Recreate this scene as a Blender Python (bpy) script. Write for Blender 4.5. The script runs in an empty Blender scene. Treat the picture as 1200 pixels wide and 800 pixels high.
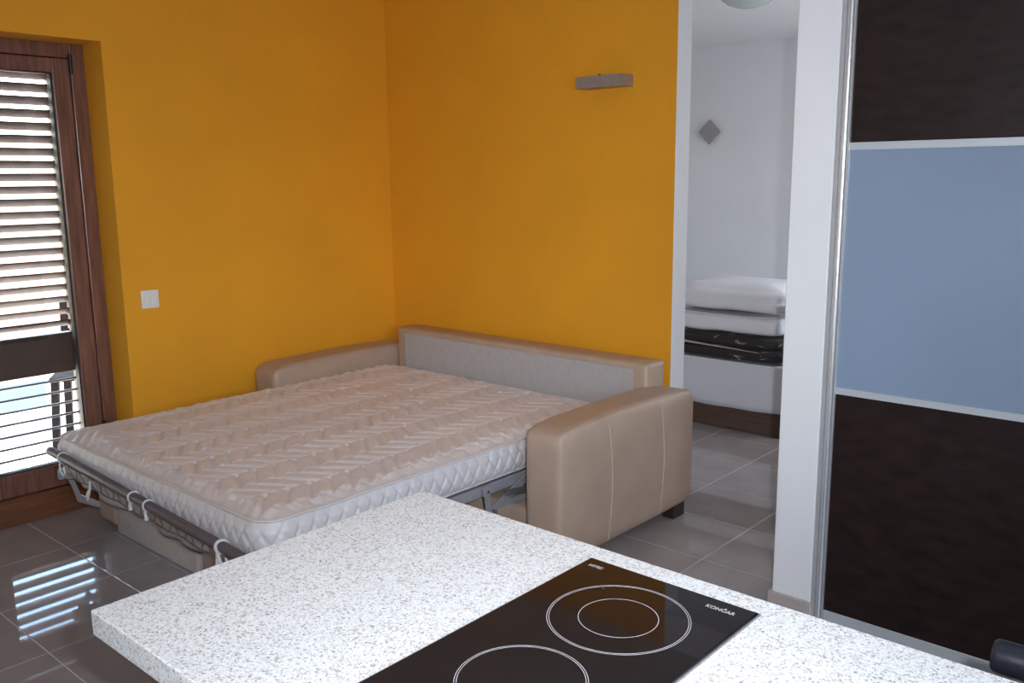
import bpy, bmesh, math, random
from mathutils import Vector, Matrix, noise

random.seed(7)
scene = bpy.context.scene
COL = scene.collection
R = math.radians

# ------------------------------------------------------------------ camera
CAM_H = 1.55
YAW, PITCH, ROLL, FPX = -0.723976, 0.181429, -0.0099595, 1048.4
def camera():
    f = Vector((math.sin(YAW)*math.cos(PITCH), math.cos(YAW)*math.cos(PITCH), -math.sin(PITCH)))
    r = Vector((math.cos(YAW), -math.sin(YAW), 0)); u = r.cross(f)
    r2 = r*math.cos(ROLL)+u*math.sin(ROLL); u2 = -r*math.sin(ROLL)+u*math.cos(ROLL)
    cd = bpy.data.cameras.new('camera'); cd.sensor_width = 36; cd.lens = 36*FPX/1200
    cd.clip_start = 0.02
    c = bpy.data.objects.new('camera', cd); COL.objects.link(c)
    m = Matrix((r2, u2, -f)).transposed().to_4x4(); m.translation = (0, 0, CAM_H)
    c.matrix_world = m
    scene.camera = c
    return r2, u2, f
CAM_R, CAM_U, CAM_F = camera()

# ------------------------------------------------------------------ world, sun, daylight, exposure
w = bpy.data.worlds.new('sky'); scene.world = w; w.use_nodes = True
nt = w.node_tree; nt.nodes.clear()
o_ = nt.nodes.new('ShaderNodeOutputWorld'); bg = nt.nodes.new('ShaderNodeBackground')
sk = nt.nodes.new('ShaderNodeTexSky'); sk.sky_type = 'NISHITA'; sk.sun_disc = False
sk.sun_elevation = R(48); sk.sun_rotation = R(200); sk.air_density = 1.2; sk.dust_density = 2.0
nt.links.new(sk.outputs[0], bg.inputs[0]); nt.links.new(bg.outputs[0], o_.inputs[0])
bg.inputs[1].default_value = 2.0

def light(name, kind, loc, target, energy, color, **kw):
    d = bpy.data.lights.new(name, kind); d.energy = energy; d.color = color
    for k, v in kw.items(): setattr(d, k, v)
    o = bpy.data.objects.new(name, d); COL.objects.link(o); o.location = loc
    o.rotation_euler = (Vector(target)-Vector(loc)).to_track_quat('-Z', 'Y').to_euler()
    return o
light('sun', 'SUN', (-9, -4, 9), (-5.0, 1.5, 0), 26.0, (1.0, 0.95, 0.86), angle=R(0.5))
# lamp added at right to brighten the left wall, bedroom window daylight, camera's flash
light('added_side_fill', 'AREA', (2.24, -0.4, 1.55), (0, -0.4, 1.5), 34, (0.84, 0.91, 1.0), shape='RECTANGLE', size=2.2, size_y=1.3)
light('bedroom_window_daylight', 'AREA', (-0.98, 5.6, 1.5), (-3, 5.5, 1.45), 19, (0.92, 0.94, 1.0), shape='RECTANGLE', size=1.2, size_y=1.3)
fl = Vector((0, 0, CAM_H)) + CAM_R*0.075 + CAM_U*0.05
light('camera_flash', 'AREA', fl, fl+CAM_F, 17.5, (0.87, 0.92, 1.0), shape='RECTANGLE', size=0.03, size_y=0.015, spread=R(105))

vs = scene.view_settings
vs.view_transform = 'Standard'; vs.look = 'None'; vs.gamma = 1.0; vs.exposure = 0.35
vs.use_curve_mapping = False

# ------------------------------------------------------------------ materials
MATS = {}
def new_mat(name):
    m = bpy.data.materials.new(name); m.use_nodes = True
    MATS[name] = m
    return m, m.node_tree, m.node_tree.nodes['Principled BSDF']
def node(t, kind, **kw):
    n = t.nodes.new(kind)
    for k, v in kw.items(): setattr(n, k, v)
    return n
def mat(name, col, rough=0.5, var=0.0, vscale=6.0, bump=0.0, bscale=200.0, metal=0.0, spec=0.5, sheen=0.0, coat=0.0, stretch=None, rvar=0.0, emit=None):
    m, t, b = new_mat(name)
    b.inputs['Base Color'].default_value = (*col, 1); b.inputs['Roughness'].default_value = rough
    b.inputs['Metallic'].default_value = metal; b.inputs['Specular IOR Level'].default_value = spec
    b.inputs['Sheen Weight'].default_value = sheen; b.inputs['Coat Weight'].default_value = coat
    tc = node(t, 'ShaderNodeTexCoord'); vec = tc.outputs['Object']
    if stretch:
        mp = node(t, 'ShaderNodeMapping'); mp.inputs['Scale'].default_value = stretch
        t.links.new(vec, mp.inputs['Vector']); vec = mp.outputs['Vector']
    if var:
        n = node(t, 'ShaderNodeTexNoise'); n.inputs['Scale'].default_value = vscale; n.inputs['Detail'].default_value = 4
        t.links.new(vec, n.inputs['Vector'])
        r = node(t, 'ShaderNodeValToRGB')
        r.color_ramp.elements[0].position = 0.3; r.color_ramp.elements[1].position = 0.7
        r.color_ramp.elements[0].color = (*[max(0, c*(1-var)) for c in col], 1)
        r.color_ramp.elements[1].color = (*[min(1, c*(1+var)) for c in col], 1)
        t.links.new(n.outputs['Fac'], r.inputs['Fac']); t.links.new(r.outputs['Color'], b.inputs['Base Color'])
        if rvar:
            mr = node(t, 'ShaderNodeMapRange'); mr.inputs['To Min'].default_value = max(0, rough-rvar); mr.inputs['To Max'].default_value = rough+rvar
            t.links.new(n.outputs['Fac'], mr.inputs['Value']); t.links.new(mr.outputs['Result'], b.inputs['Roughness'])
    if bump:
        n2 = node(t, 'ShaderNodeTexNoise'); n2.inputs['Scale'].default_value = bscale; n2.inputs['Detail'].default_value = 3
        t.links.new(vec, n2.inputs['Vector'])
        bp = node(t, 'ShaderNodeBump'); bp.inputs['Strength'].default_value = bump; bp.inputs['Distance'].default_value = 0.002
        t.links.new(n2.outputs['Fac'], bp.inputs['Height']); t.links.new(bp.outputs['Normal'], b.inputs['Normal'])
    if emit:
        b.inputs['Emission Color'].default_value = (*emit[0], 1); b.inputs['Emission Strength'].default_value = emit[1]
    return m

mat('orange_paint', (0.78, 0.345, 0.012), 0.75, var=0.04, vscale=2.5, bump=0.15, bscale=160)
mat('white_paint', (0.78, 0.79, 0.82), 0.7, var=0.02, vscale=3, bump=0.12, bscale=160)
mat('bedroom_paint', (0.70, 0.70, 0.72), 0.8, var=0.02, vscale=3, bump=0.1, bscale=160)
mat('ceiling_paint', (0.78, 0.78, 0.78), 0.85, bump=0.1, bscale=120)
mat('floor_tile', (0.33, 0.288, 0.28), 0.035, var=0.10, vscale=5, spec=0.75, rvar=0.01)
mat('grout', (0.56, 0.52, 0.49), 0.8, var=0.1, vscale=30)
mat('skirting_tile', (0.44, 0.39, 0.365), 0.25, var=0.06, vscale=8)
mat('mahogany', (0.19, 0.082, 0.056), 0.32, var=0.35, vscale=9, stretch=(6, 6, 0.5), bump=0.08, bscale=60, coat=0.2)
mat('mahogany_threshold', (0.17, 0.062, 0.028), 0.35, var=0.3, vscale=9, stretch=(6, 0.5, 6), coat=0.2)
mat('shutter_brown', (0.060, 0.029, 0.022), 0.45, var=0.15, vscale=6, stretch=(4, 0.5, 4))
mat('black_plastic', (0.012, 0.012, 0.014), 0.35, var=0.1, vscale=40)
mat('rubber_gasket', (0.02, 0.02, 0.022), 0.5, var=0.1, vscale=40)
mat('white_plastic', (0.78, 0.77, 0.76), 0.35, var=0.01, vscale=20)
mat('leather', (0.45, 0.33, 0.253), 0.42, var=0.06, vscale=7, bump=0.35, bscale=330)
mat('leather_thread', (0.60, 0.48, 0.36), 0.6, var=0.1, vscale=300)
mat('grey_lining', (0.46, 0.43, 0.43), 0.85, var=0.05, vscale=30, bump=0.3, bscale=600)
mat('satin_quilt', (0.70, 0.618, 0.598), 0.33, var=0.035, vscale=5, sheen=0.25, bump=0.12, bscale=700)
mat('satin_border', (0.68, 0.66, 0.68), 0.42, var=0.03, vscale=8, sheen=0.25, bump=0.12, bscale=700)
mat('piping_tape', (0.68, 0.64, 0.63), 0.6, var=0.04, vscale=40)
mat('grey_tube', (0.115, 0.098, 0.112), 0.42, var=0.08, vscale=20, spec=0.4)
mat('grey_steel', (0.33, 0.325, 0.36), 0.42, metal=0.1, var=0.1, vscale=14)
mat('wire_steel', (0.22, 0.21, 0.23), 0.4, metal=0.5, var=0.1, vscale=30)
mat('white_cloth', (0.72, 0.71, 0.71), 0.85, var=0.04, vscale=20, bump=0.2, bscale=500)
mat('lining_cloth', (0.52, 0.47, 0.44), 0.85, var=0.06, vscale=20, bump=0.2, bscale=500)
mat('dark_wood', (0.022, 0.014, 0.011), 0.55, var=0.25, vscale=12, stretch=(1, 5, 5))
mat('bed_wood', (0.10, 0.058, 0.040), 0.45, var=0.3, vscale=8, stretch=(0.6, 4, 6))
mat('bed_linen', (0.66, 0.66, 0.70), 0.85, var=0.02, vscale=10, bump=0.2, bscale=400)
mat('duvet_cotton', (0.76, 0.74, 0.76), 0.85, var=0.02, vscale=10, bump=0.15, bscale=400)
mat('aluminium', (0.66, 0.68, 0.72), 0.30, metal=0.55, var=0.03, vscale=6, stretch=(8, 8, 0.3))
mat('aluminium_matte', (0.58, 0.63, 0.68), 0.38, metal=0.35, var=0.03, vscale=6, stretch=(0.3, 8, 8))
mat('wenge_panel', (0.018, 0.0095, 0.0095), 0.42, spec=0.3, var=0.35, vscale=14, stretch=(1, 1, 2.5), bump=0.15, bscale=90)
mat('blue_glass', (0.23, 0.30, 0.42), 0.30, var=0.03, vscale=3, coat=0.15)
mat('lamp_metal', (0.36, 0.32, 0.31), 0.4, metal=0.4, var=0.05, vscale=30)
mat('lamp_glass', (0.50, 0.56, 0.54), 0.25, var=0.04, vscale=10)
mat('square_lamp_glass', (0.30, 0.285, 0.285), 0.4, var=0.08, vscale=30)
mat('hob_glass', (0.006, 0.005, 0.006), 0.035, var=0.05, vscale=50, spec=0.5)
mat('hob_print', (0.42, 0.40, 0.42), 0.4, var=0.04, vscale=50)
mat('hob_edge', (0.25, 0.24, 0.26), 0.3, metal=0.7, var=0.05, vscale=50)
mat('cabinet_front', (0.17, 0.145, 0.135), 0.4, var=0.12, vscale=8, stretch=(5, 5, 0.6))
mat('black_leather', (0.012, 0.013, 0.020), 0.28, var=0.15, vscale=20, bump=0.1, bscale=300)
mat('chrome', (0.6, 0.6, 0.62), 0.15, metal=1.0, var=0.02, vscale=10)
mat('balcony_stone', (0.62, 0.60, 0.57), 0.7, var=0.06, vscale=8)
mat('railing_paint', (0.60, 0.60, 0.58), 0.5, var=0.05, vscale=30)
mat('chair_black', (0.005, 0.005, 0.006), 0.8, var=0.1, vscale=30, spec=0.06)
mat('render_pink', (0.62, 0.44, 0.38), 0.85, var=0.05, vscale=3)
mat('roof_tile', (0.45, 0.19, 0.12), 0.8, var=0.2, vscale=10)
mat('leaf_green', (0.10, 0.20, 0.035), 0.6, var=0.4, vscale=9)
mat('garden_ground', (0.30, 0.30, 0.24), 0.9, var=0.2, vscale=2)
mat('terracotta', (0.66, 0.62, 0.58), 0.8, var=0.1, vscale=10)

def glass_mat():
    m, t, b = new_mat('window_glass'); t.nodes.remove(b)
    out = t.nodes['Material Output']
    tr = node(t, 'ShaderNodeBsdfTransparent'); tr.inputs[0].default_value = (0.93, 0.95, 0.95, 1)
    gl = node(t, 'ShaderNodeBsdfGlossy'); gl.inputs['Roughness'].default_value = 0.02
    fr = node(t, 'ShaderNodeFresnel'); fr.inputs['IOR'].default_value = 1.45
    mx = node(t, 'ShaderNodeMixShader')
    t.links.new(fr.outputs[0], mx.inputs[0]); t.links.new(tr.outputs[0], mx.inputs[1]); t.links.new(gl.outputs[0], mx.inputs[2])
    t.links.new(mx.outputs[0], out.inputs[0])
glass_mat()

def speckle_mat():
    m, t, b = new_mat('speckled_quartz')
    b.inputs['Roughness'].default_value = 0.28
    tc = node(t, 'ShaderNodeTexCoord'); vec = tc.outputs['Object']
    def cells(scale, ramp, sx=(1, 1, 1)):
        mp = node(t, 'ShaderNodeMapping'); mp.inputs['Scale'].default_value = sx; t.links.new(vec, mp.inputs['Vector'])
        nz = node(t, 'ShaderNodeTexNoise'); nz.inputs['Scale'].default_value = scale*0.8; t.links.new(mp.outputs[0], nz.inputs['Vector'])
        ad = node(t, 'ShaderNodeMixRGB', blend_type='LINEAR_LIGHT'); ad.inputs[0].default_value = 0.004
        t.links.new(mp.outputs[0], ad.inputs[1]); t.links.new(nz.outputs['Color'], ad.inputs[2])
        v = node(t, 'ShaderNodeTexVoronoi'); v.inputs['Scale'].default_value = scale; t.links.new(ad.outputs[0], v.inputs['Vector'])
        s = node(t, 'ShaderNodeSeparateColor'); t.links.new(v.outputs['Color'], s.inputs[0])
        r = node(t, 'ShaderNodeValToRGB'); r.color_ramp.interpolation = 'CONSTANT'
        els = r.color_ramp.elements
        els[0].position = ramp[0][0]; els[0].color = ramp[0][1]
        els[1].position = ramp[1][0]; els[1].color = ramp[1][1]
        for p, c in ramp[2:]:
            e = els.new(p); e.color = c
        t.links.new(s.outputs[0], r.inputs[0])
        return r.outputs['Color']
    W = (0.76, 0.77, 0.785, 1)
    fine = cells(400, [(0, W), (0.34, (0.70, 0.70, 0.705, 1)), (0.62, (0.557, 0.552, 0.548, 1)), (0.80, (0.392, 0.374, 0.365, 1)), (0.87, (0.713, 0.713, 0.705, 1)), (0.95, (0.235, 0.209, 0.191, 1))])
    big = cells(190, [(0, (0, 0, 0, 1)), (0.968, (1, 1, 1, 1))], (1, 1.6, 1))
    mx = node(t, 'ShaderNodeMixRGB'); t.links.new(big, mx.inputs[0]); t.links.new(fine, mx.inputs[1])
    mx.inputs[2].default_value = (0.46, 0.39, 0.34, 1)
    t.links.new(mx.outputs[0], b.inputs['Base Color'])
speckle_mat()

def blanket_mat():
    m, t, b = new_mat('patterned_blanket')
    b.inputs['Roughness'].default_value = 0.5; b.inputs['Sheen Weight'].default_value = 0.1
    tc = node(t, 'ShaderNodeTexCoord')
    mp = node(t, 'ShaderNodeMapping'); mp.inputs['Scale'].default_value = (5, 5, 14); t.links.new(tc.outputs['Object'], mp.inputs['Vector'])
    n = node(t, 'ShaderNodeTexNoise'); n.inputs['Scale'].default_value = 1.6; n.inputs['Detail'].default_value = 1.5; n.inputs['Distortion'].default_value = 1.2
    t.links.new(mp.outputs[0], n.inputs['Vector'])
    r = node(t, 'ShaderNodeValToRGB'); e = r.color_ramp.elements
    e[0].position = 0.0; e[0].color = (0.010, 0.006, 0.006, 1)
    e[1].position = 0.66; e[1].color = (0.014, 0.008, 0.007, 1)
    for p, c in ((0.69, (0.30, 0.25, 0.22, 1)), (0.73, (0.42, 0.37, 0.34, 1)), (0.76, (0.02, 0.012, 0.01, 1))):
        x = e.new(p); x.color = c
    t.links.new(n.outputs['Fac'], r.inputs[0]); t.links.new(r.outputs[0], b.inputs['Base Color'])
blanket_mat()

# ------------------------------------------------------------------ helpers
def obj(name, bm, m, parent=None, smooth=None, loc=None, fixn=True):
    """one bmesh -> one mesh object"""
    me = bpy.data.meshes.new(name)
    if fixn: bmesh.ops.recalc_face_normals(bm, faces=bm.faces[:])
    bm.to_mesh(me); bm.free()
    for mm in (m if isinstance(m, (list, tuple)) else [m]): me.materials.append(MATS[mm])
    if smooth is not None:
        for p in me.polygons: p.use_smooth = True
        me.set_sharp_from_angle(angle=R(smooth))
    o = bpy.data.objects.new(name, me); COL.objects.link(o)
    if parent is not None: o.parent = parent
    if loc is not None: o.location = loc
    return o
def tag(o, label, cat, group=None):
    o['label'] = label; o['category'] = cat
    if group: o['group'] = group
    return o
def thing(name, label, cat, loc=(0, 0, 0), group=None):
    o = bpy.data.objects.new(name, None); COL.objects.link(o); o.empty_display_size = 0.1
    o.location = loc
    return tag(o, label, cat, group)
def struct(name, bm, m, **kw):
    o = obj(name, bm, m, **kw); o['kind'] = 'structure'; return o
def sempty(name):
    o = bpy.data.objects.new(name, None); COL.objects.link(o); o['kind'] = 'structure'; return o
def bx(bm, x0, x1, y0, y1, z0, z1, bev=0.0, seg=2):
    r = bmesh.ops.create_cube(bm, size=1)
    vs_ = r['verts']
    for v in vs_:
        v.co = Vector(((x0+x1)/2+v.co.x*(x1-x0), (y0+y1)/2+v.co.y*(y1-y0), (z0+z1)/2+v.co.z*(z1-z0)))
    if bev:
        es = list({e for v in vs_ for e in v.link_edges})
        bmesh.ops.bevel(bm, geom=es, offset=bev, segments=seg, profile=0.5, affect='EDGES')
    return bm
def box(*a, **k):
    return bx(bmesh.new(), *a, **k)
def tube(bm, pts, r, seg=8, closed=False, caps=True):
    pts = [Vector(p) for p in pts]; n = len(pts); rings = []
    t0 = (pts[1]-pts[0]).normalized()
    up = Vector((0, 0, 1)) if abs(t0.z) < 0.9 else Vector((1, 0, 0))
    nrm = (up - t0*up.dot(t0)).normalized()
    for i in range(n):
        if closed: t = (pts[(i+1) % n]-pts[i-1]).normalized()
        else: t = (pts[min(i+1, n-1)]-pts[max(i-1, 0)]).normalized()
        nrm = (nrm - t*nrm.dot(t)).normalized(); b = t.cross(nrm)
        rr = r[i] if isinstance(r, (list, tuple)) else r
        rings.append([bm.verts.new(pts[i]+(nrm*math.cos(a)+b*math.sin(a))*rr) for a in [2*math.pi*k/seg for k in range(seg)]])
    for i in range(n if closed else n-1):
        A, B = rings[i], rings[(i+1) % n]
        for k in range(seg):
            bm.faces.new((A[k], A[(k+1) % seg], B[(k+1) % seg], B[k]))
    if caps and not closed:
        bm.faces.new(rings[0][::-1]); bm.faces.new(rings[-1])
    return bm
def bar(bm, a, b, wdt, thk, side=(0, 0, 1)):
    """flat bar from a to b, wdt measured along 'side', thk across"""
    a, b = Vector(a), Vector(b); t = (b-a).normalized(); s = Vector(side); s = (s-t*s.dot(t)).normalized(); n = t.cross(s)
    vv = []
    for p in (a, b):
        for q in ((-1, -1), (1, -1), (1, 1), (-1, 1)):
            vv.append(bm.verts.new(p+s*q[0]*wdt/2+n*q[1]*thk/2))
    for f in ((3, 2, 1, 0), (4, 5, 6, 7), (0, 1, 5, 4), (1, 2, 6, 5), (2, 3, 7, 6), (3, 0, 4, 7)):
        bm.faces.new([vv[i] for i in f])
    return bm
def prism(bm, poly, fn, d0, d1):
    """extrude 2d poly; fn(u, v, d) -> xyz"""
    A = [bm.verts.new(fn(u, v, d0)) for u, v in poly]; B = [bm.verts.new(fn(u, v, d1)) for u, v in poly]
    bm.faces.new(A[::-1]); bm.faces.new(B); n = len(poly)
    for i in range(n): bm.faces.new((A[i], A[(i+1) % n], B[(i+1) % n], B[i]))
    return bm
def lathe(bm, prof, c, seg=40):
    rings = []
    for r, z in prof:
        rings.append([bm.verts.new((c[0]+r*math.cos(2*math.pi*k/seg), c[1]+r*math.sin(2*math.pi*k/seg), c[2]+z)) for k in range(seg)])
    for A, B in zip(rings, rings[1:]):
        for k in range(seg): bm.faces.new((A[k], A[(k+1) % seg], B[(k+1) % seg], B[k]))
    bm.faces.new(rings[0][::-1]); bm.faces.new(rings[-1])
    return bm
def annulus(bm, c, r0, r1, z0, z1, seg=96):
    rr = [[bm.verts.new((c[0]+r*math.cos(2*math.pi*k/seg), c[1]+r*math.sin(2*math.pi*k/seg), z)) for k in range(seg)] for r, z in ((r0, z0), (r0, z1), (r1, z1), (r1, z0))]
    for i in range(4):
        A, B = rr[i], rr[(i+1) % 4]
        for k in range(seg): bm.faces.new((A[k], A[(k+1) % seg], B[(k+1) % seg], B[k]))
    return bm
def soft(x0, x1, y0, y1, z0, z1, n=22, rnd=0.35, puff=0.0, amp=0.01, nsc=5.0, seed=0):
    """a cushion-like body: a cube pulled towards a superellipsoid, with folds"""
    bm = bmesh.new(); bmesh.ops.create_cube(bm, size=2)
    bmesh.ops.subdivide_edges(bm, edges=bm.edges[:], cuts=n, use_grid_fill=True)
    sx, sy, sz = (x1-x0)/2, (y1-y0)/2, (z1-z0)/2; c = Vector(((x0+x1)/2, (y0+y1)/2, (z0+z1)/2))
    for v in bm.verts:
        p = v.co.copy(); d = p.normalized()
        k = (abs(d.x)**5+abs(d.y)**5+abs(d.z)**5)**(-1/5)
        q = p.lerp(d*k, 1.0)*rnd + p*(1-rnd)
        e = 1-max(abs(p.x), abs(p.y))**4
        q.z *= 1+puff*e if q.z > 0 else 1
        w_ = Vector((c.x+q.x*sx, c.y+q.y*sy, c.z+q.z*sz))
        w_ += noise.noise_vector(w_*nsc+Vector((seed, seed*2.1, 0)))*amp
        v.co = w_
    return bm

# ------------------------------------------------------------------ the room
XW, XF, YB, ZC = -4.11, -4.29, 3.57, 2.60      # left wall, door frame plane, back wall, ceiling
BT = 0.12                                      # thickness of the back wall
DX0, DX1 = -2.165, -1.298                      # doorway to the bedroom
YR, XR = -2.6, 2.3                             # rear and right walls
BY1 = 6.93                                     # far wall of the bedroom
OY0, OY1, OZ = 0.65, 1.91, 2.162               # balcony door opening

fl_o = struct('floor', box(-4.60, XR+0.2, YR-0.2, BY1+0.2, -0.20, -0.0009), 'grout')
TX, TY, G = 0.43, 0.413, 0.0035
def tile_mesh():
    bm = bmesh.new()
    bx(bm, -TX/2+G/2, TX/2-G/2, -TY/2+G/2, TY/2-G/2, -0.012, 0.0, bev=0.0012, seg=1)
    me = bpy.data.meshes.new('tile'); bm.to_mesh(me); bm.free(); me.materials.append(MATS['floor_tile']); return me
tm = tile_mesh()
far = bmesh.new()
X0, Y0 = -4.29, 3.10-TY*14
for i in range(0, 16):
    for j in range(0, 24):
        cx, cy = X0+TX*(i+0.5), Y0+TY*(j+0.5)
        if cy < YR or cx > XR: continue
        dz = 0.0003*math.sin(i*7.3+j*3.1)
        if cx < 0.9 and cy > 0.1:
            o = bpy.data.objects.new('tile', tm); COL.objects.link(o); o.parent = fl_o; o.location = (cx, cy, dz)
        else:
            bx(far, cx-TX/2+G/2, cx+TX/2-G/2, cy-TY/2+G/2, cy+TY/2-G/2, -0.012, dz)
o = obj('tile_field', far, 'floor_tile', fl_o); o['kind'] = 'stuff'

struct('ceiling', box(-4.6, XR+0.2, YR-0.2, BY1+0.2, ZC, ZC+0.15), 'ceiling_paint')
bm = bmesh.new()
bx(bm, XW-0.32, XW, YR-0.2, OY0, 0, ZC); bx(bm, XW-0.32, XW, OY1, YB+BT, 0, ZC); bx(bm, XW-0.32, XW, OY0, OY1, OZ, ZC)
struct('wall_left', bm, 'orange_paint')
def two_tone(name, bm, front, other, test):
    bmesh.ops.recalc_face_normals(bm, faces=bm.faces[:])
    for f in bm.faces: f.material_index = 0 if test(f) else 1
    return struct(name, bm, [front, other], fixn=False)
bm = bmesh.new()
bx(bm, XW, DX0, YB, YB+BT, 0, ZC)
two_tone('wall_back', bm, 'orange_paint', 'white_paint', lambda f: f.normal.y < -0.5)
struct('wall_lintel', box(DX0, DX1, YB, YB+BT, 2.42, ZC), 'white_paint')
struct('wall_behind_wardrobe', box(DX1, XR, YB, YB+BT, 0, ZC), 'white_paint')
struct('wall_pillar', box(-1.298, -1.157, 2.87, YB, 0, ZC, bev=0.003, seg=1), 'white_paint')
struct('wall_rear', box(XW, XR, YR-0.2, YR, 0, ZC), 'white_paint')
bm = bmesh.new()                                # right wall; unseen window opening added to light the left wall
bx(bm, XR, XR+0.2, YR-0.2, -1.6, 0, ZC); bx(bm, XR, XR+0.2, 0.8, YB+BT, 0, ZC)
bx(bm, XR, XR+0.2, -1.6, 0.8, 0, 0.85); bx(bm, XR, XR+0.2, -1.6, 0.8, 2.25, ZC)
struct('wall_right', bm, 'white_paint')
struct('wall_bedroom_far', box(-4.6, -0.7, BY1, BY1+0.2, 0, ZC), 'bedroom_paint')
struct('wall_bedroom_left', box(-4.62, -4.45, YB+BT, BY1, 0, ZC), 'bedroom_paint')
bm = bmesh.new()
bx(bm, -0.9, -0.7, YB+BT, 4.9, 0, ZC); bx(bm, -0.9, -0.7, 6.3, BY1, 0, ZC)
bx(bm, -0.9, -0.7, 4.9, 6.3, 0, 0.8); bx(bm, -0.9, -0.7, 4.9, 6.3, 2.2, ZC)
struct('wall_bedroom_right', bm, 'bedroom_paint')
def simple_window(name, lo, hi, axis):
    """framed two-light window closing an opening; lo/hi are corners of the opening"""
    root = sempty(name)
    (x0, y0, z0), (x1, y1, z1) = lo, hi
    if axis == 'y':
        f = lambda a0, a1, c0, c1, t0, t1: box(a0, a1, y0+t0, y0+t1, c0, c1, bev=0.004, seg=1)
        A0, A1 = x0, x1
    else:
        f = lambda a0, a1, c0, c1, t0, t1: box(x0+t0, x0+t1, a0, a1, c0, c1, bev=0.004, seg=1)
        A0, A1 = y0, y1
    M = (A0+A1)/2
    for a in ((A0, A0+.07, z0, z1), (A1-.07, A1, z0, z1), (M-.05, M+.05, z0, z1), (A0, A1, z0, z0+.07), (A0, A1, z1-.07, z1)):
        obj('window_frame', f(*a, 0.02, 0.08), 'mahogany', root)
    for a in ((A0+.07, M-.05), (M+.05, A1-.07)):
        obj('pane', f(a[0], a[1], z0+.07, z1-.07, 0.045, 0.055), 'window_glass', root)
simple_window('added_side_window', (XR+0.06, -1.6, 0.85), (XR+0.2, 0.8, 2.25), 'x')  # unseen window, put in the right wall to light the left one
simple_window('window_2', (-0.86, 4.9, 0.8), (-0.7, 6.3, 2.2), 'x')

# skirting tiles
def skirt(name, pieces):
    root = sempty(name)
    for p in pieces: obj('skirting_tile', box(*p, bev=0.002, seg=1), 'skirting_tile', root)
S = 0.012
skirt('baseboard_pillar', [(-1.298-S, -1.157, 2.87-S, 2.87, 0, 0.078), (-1.298-S, -1.298, 2.87, YB, 0, 0.078)])
skirt('baseboard_left', [(XW, XW+S, OY1+.415*k, min(OY1+.415*(k+1)-.003, YB), 0, 0.078) for k in range(4)] + [(XW, XW+S, OY0-.415*(k+1)+.003, OY0-.415*k, 0, 0.078) for k in range(7)])
skirt('baseboard_back', [(XW+S+.43*k, min(XW+S+.43*(k+1)-.003, DX0), YB-S, YB, 0, 0.078) for k in range(5)])
skirt('baseboard_bedroom', [(-4.45+.43*k, -4.45+.43*(k+1)-.003, BY1-S, BY1, 0, 0.078) for k in range(8)])

# ------------------------------------------------------------------ balcony door and shutters
door = sempty('door_1')
D0, D1 = XF-0.07, XF                           # depth of the frame
def dpart(name, y0, y1, z0, z1, x0=D0, x1=D1, m='mahogany', parent=door, bev=0.004):
    return obj(name, box(x0, x1, y0, y1, z0, z1, bev=bev, seg=2), m, parent)
FW = 0.066
dpart('jamb', OY1-FW, OY1, 0.0, OZ); dpart('jamb', OY0, OY0+FW, 0.0, OZ)
dpart('head', OY0+FW, OY1-FW, OZ-0.062, OZ)
dpart('threshold', OY0, OY1, 0.0, 0.128, x0=D0, x1=XF+0.012, m='mahogany_threshold', bev=0.006)
ymid = (OY0+OY1)/2
SW = 0.077
for (a, b) in ((ymid+0.006, OY1-FW-0.003), (OY0+FW+0.003, ymid-0.006)):
    leaf = bpy.data.objects.new('door_leaf', None); COL.objects.link(leaf); leaf.parent = door
    lp = lambda *p, **k: dpart(*p, parent=leaf, x0=D0+0.006, x1=D1-0.006, **k)
    lo, hi = 0.132, OZ-0.066
    lp('stile', a, a+SW, lo, hi); lp('stile', b-SW, b, lo, hi)
    lp('rail', a+SW, b-SW, lo, lo+0.105); lp('rail', a+SW, b-SW, hi-0.062, hi)
    # dark gasket round the pane
    bm = bmesh.new()
    for q in ((a+SW, a+SW+.006, lo+.105, hi-.062), (b-SW-.006, b-SW, lo+.105, hi-.062), (a+SW+.006, b-SW-.006, lo+.105, lo+.111), (a+SW+.006, b-SW-.006, hi-.068, hi-.062)):
        bx(bm, D0+.012, D1-.022, *q)
    obj('gasket', bm, 'rubber_gasket', leaf)
    obj('pane', box(D0+.024, D0+.030, a+SW+.003, b-SW-.003, lo+.108, hi-.065), 'window_glass', leaf)
    hy = b+0.002 if b > ymid+0.1 else a-0.002
    for hz in (2.03, 0.32):
        bm = bmesh.new(); tube(bm, [(D1+.006, hy, hz), (D1+.006, hy, hz+.085)], 0.0085, 12)
        tube(bm, [(D1+.006, hy, hz-.004), (D1+.006, hy, hz)], 0.006, 12); tube(bm, [(D1+.006, hy, hz+.085), (D1+.006, hy, hz+.089)], 0.006, 12)
        obj('hinge', bm, 'black_plastic', leaf, smooth=40)
hb = bmesh.new(); bx(hb, D1-.006, D1+.004, ymid+.03, ymid+.055, 0.98, 1.14, bev=.002); tube(hb, [(D1, ymid+.042, 1.06), (D1+.05, ymid+.042, 1.06), (D1+.052, ymid+.042, 1.04), (D1+.052, ymid+.042, 0.94)], 0.009, 10)
obj('door_handle', hb, 'aluminium', door, smooth=40)

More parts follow.
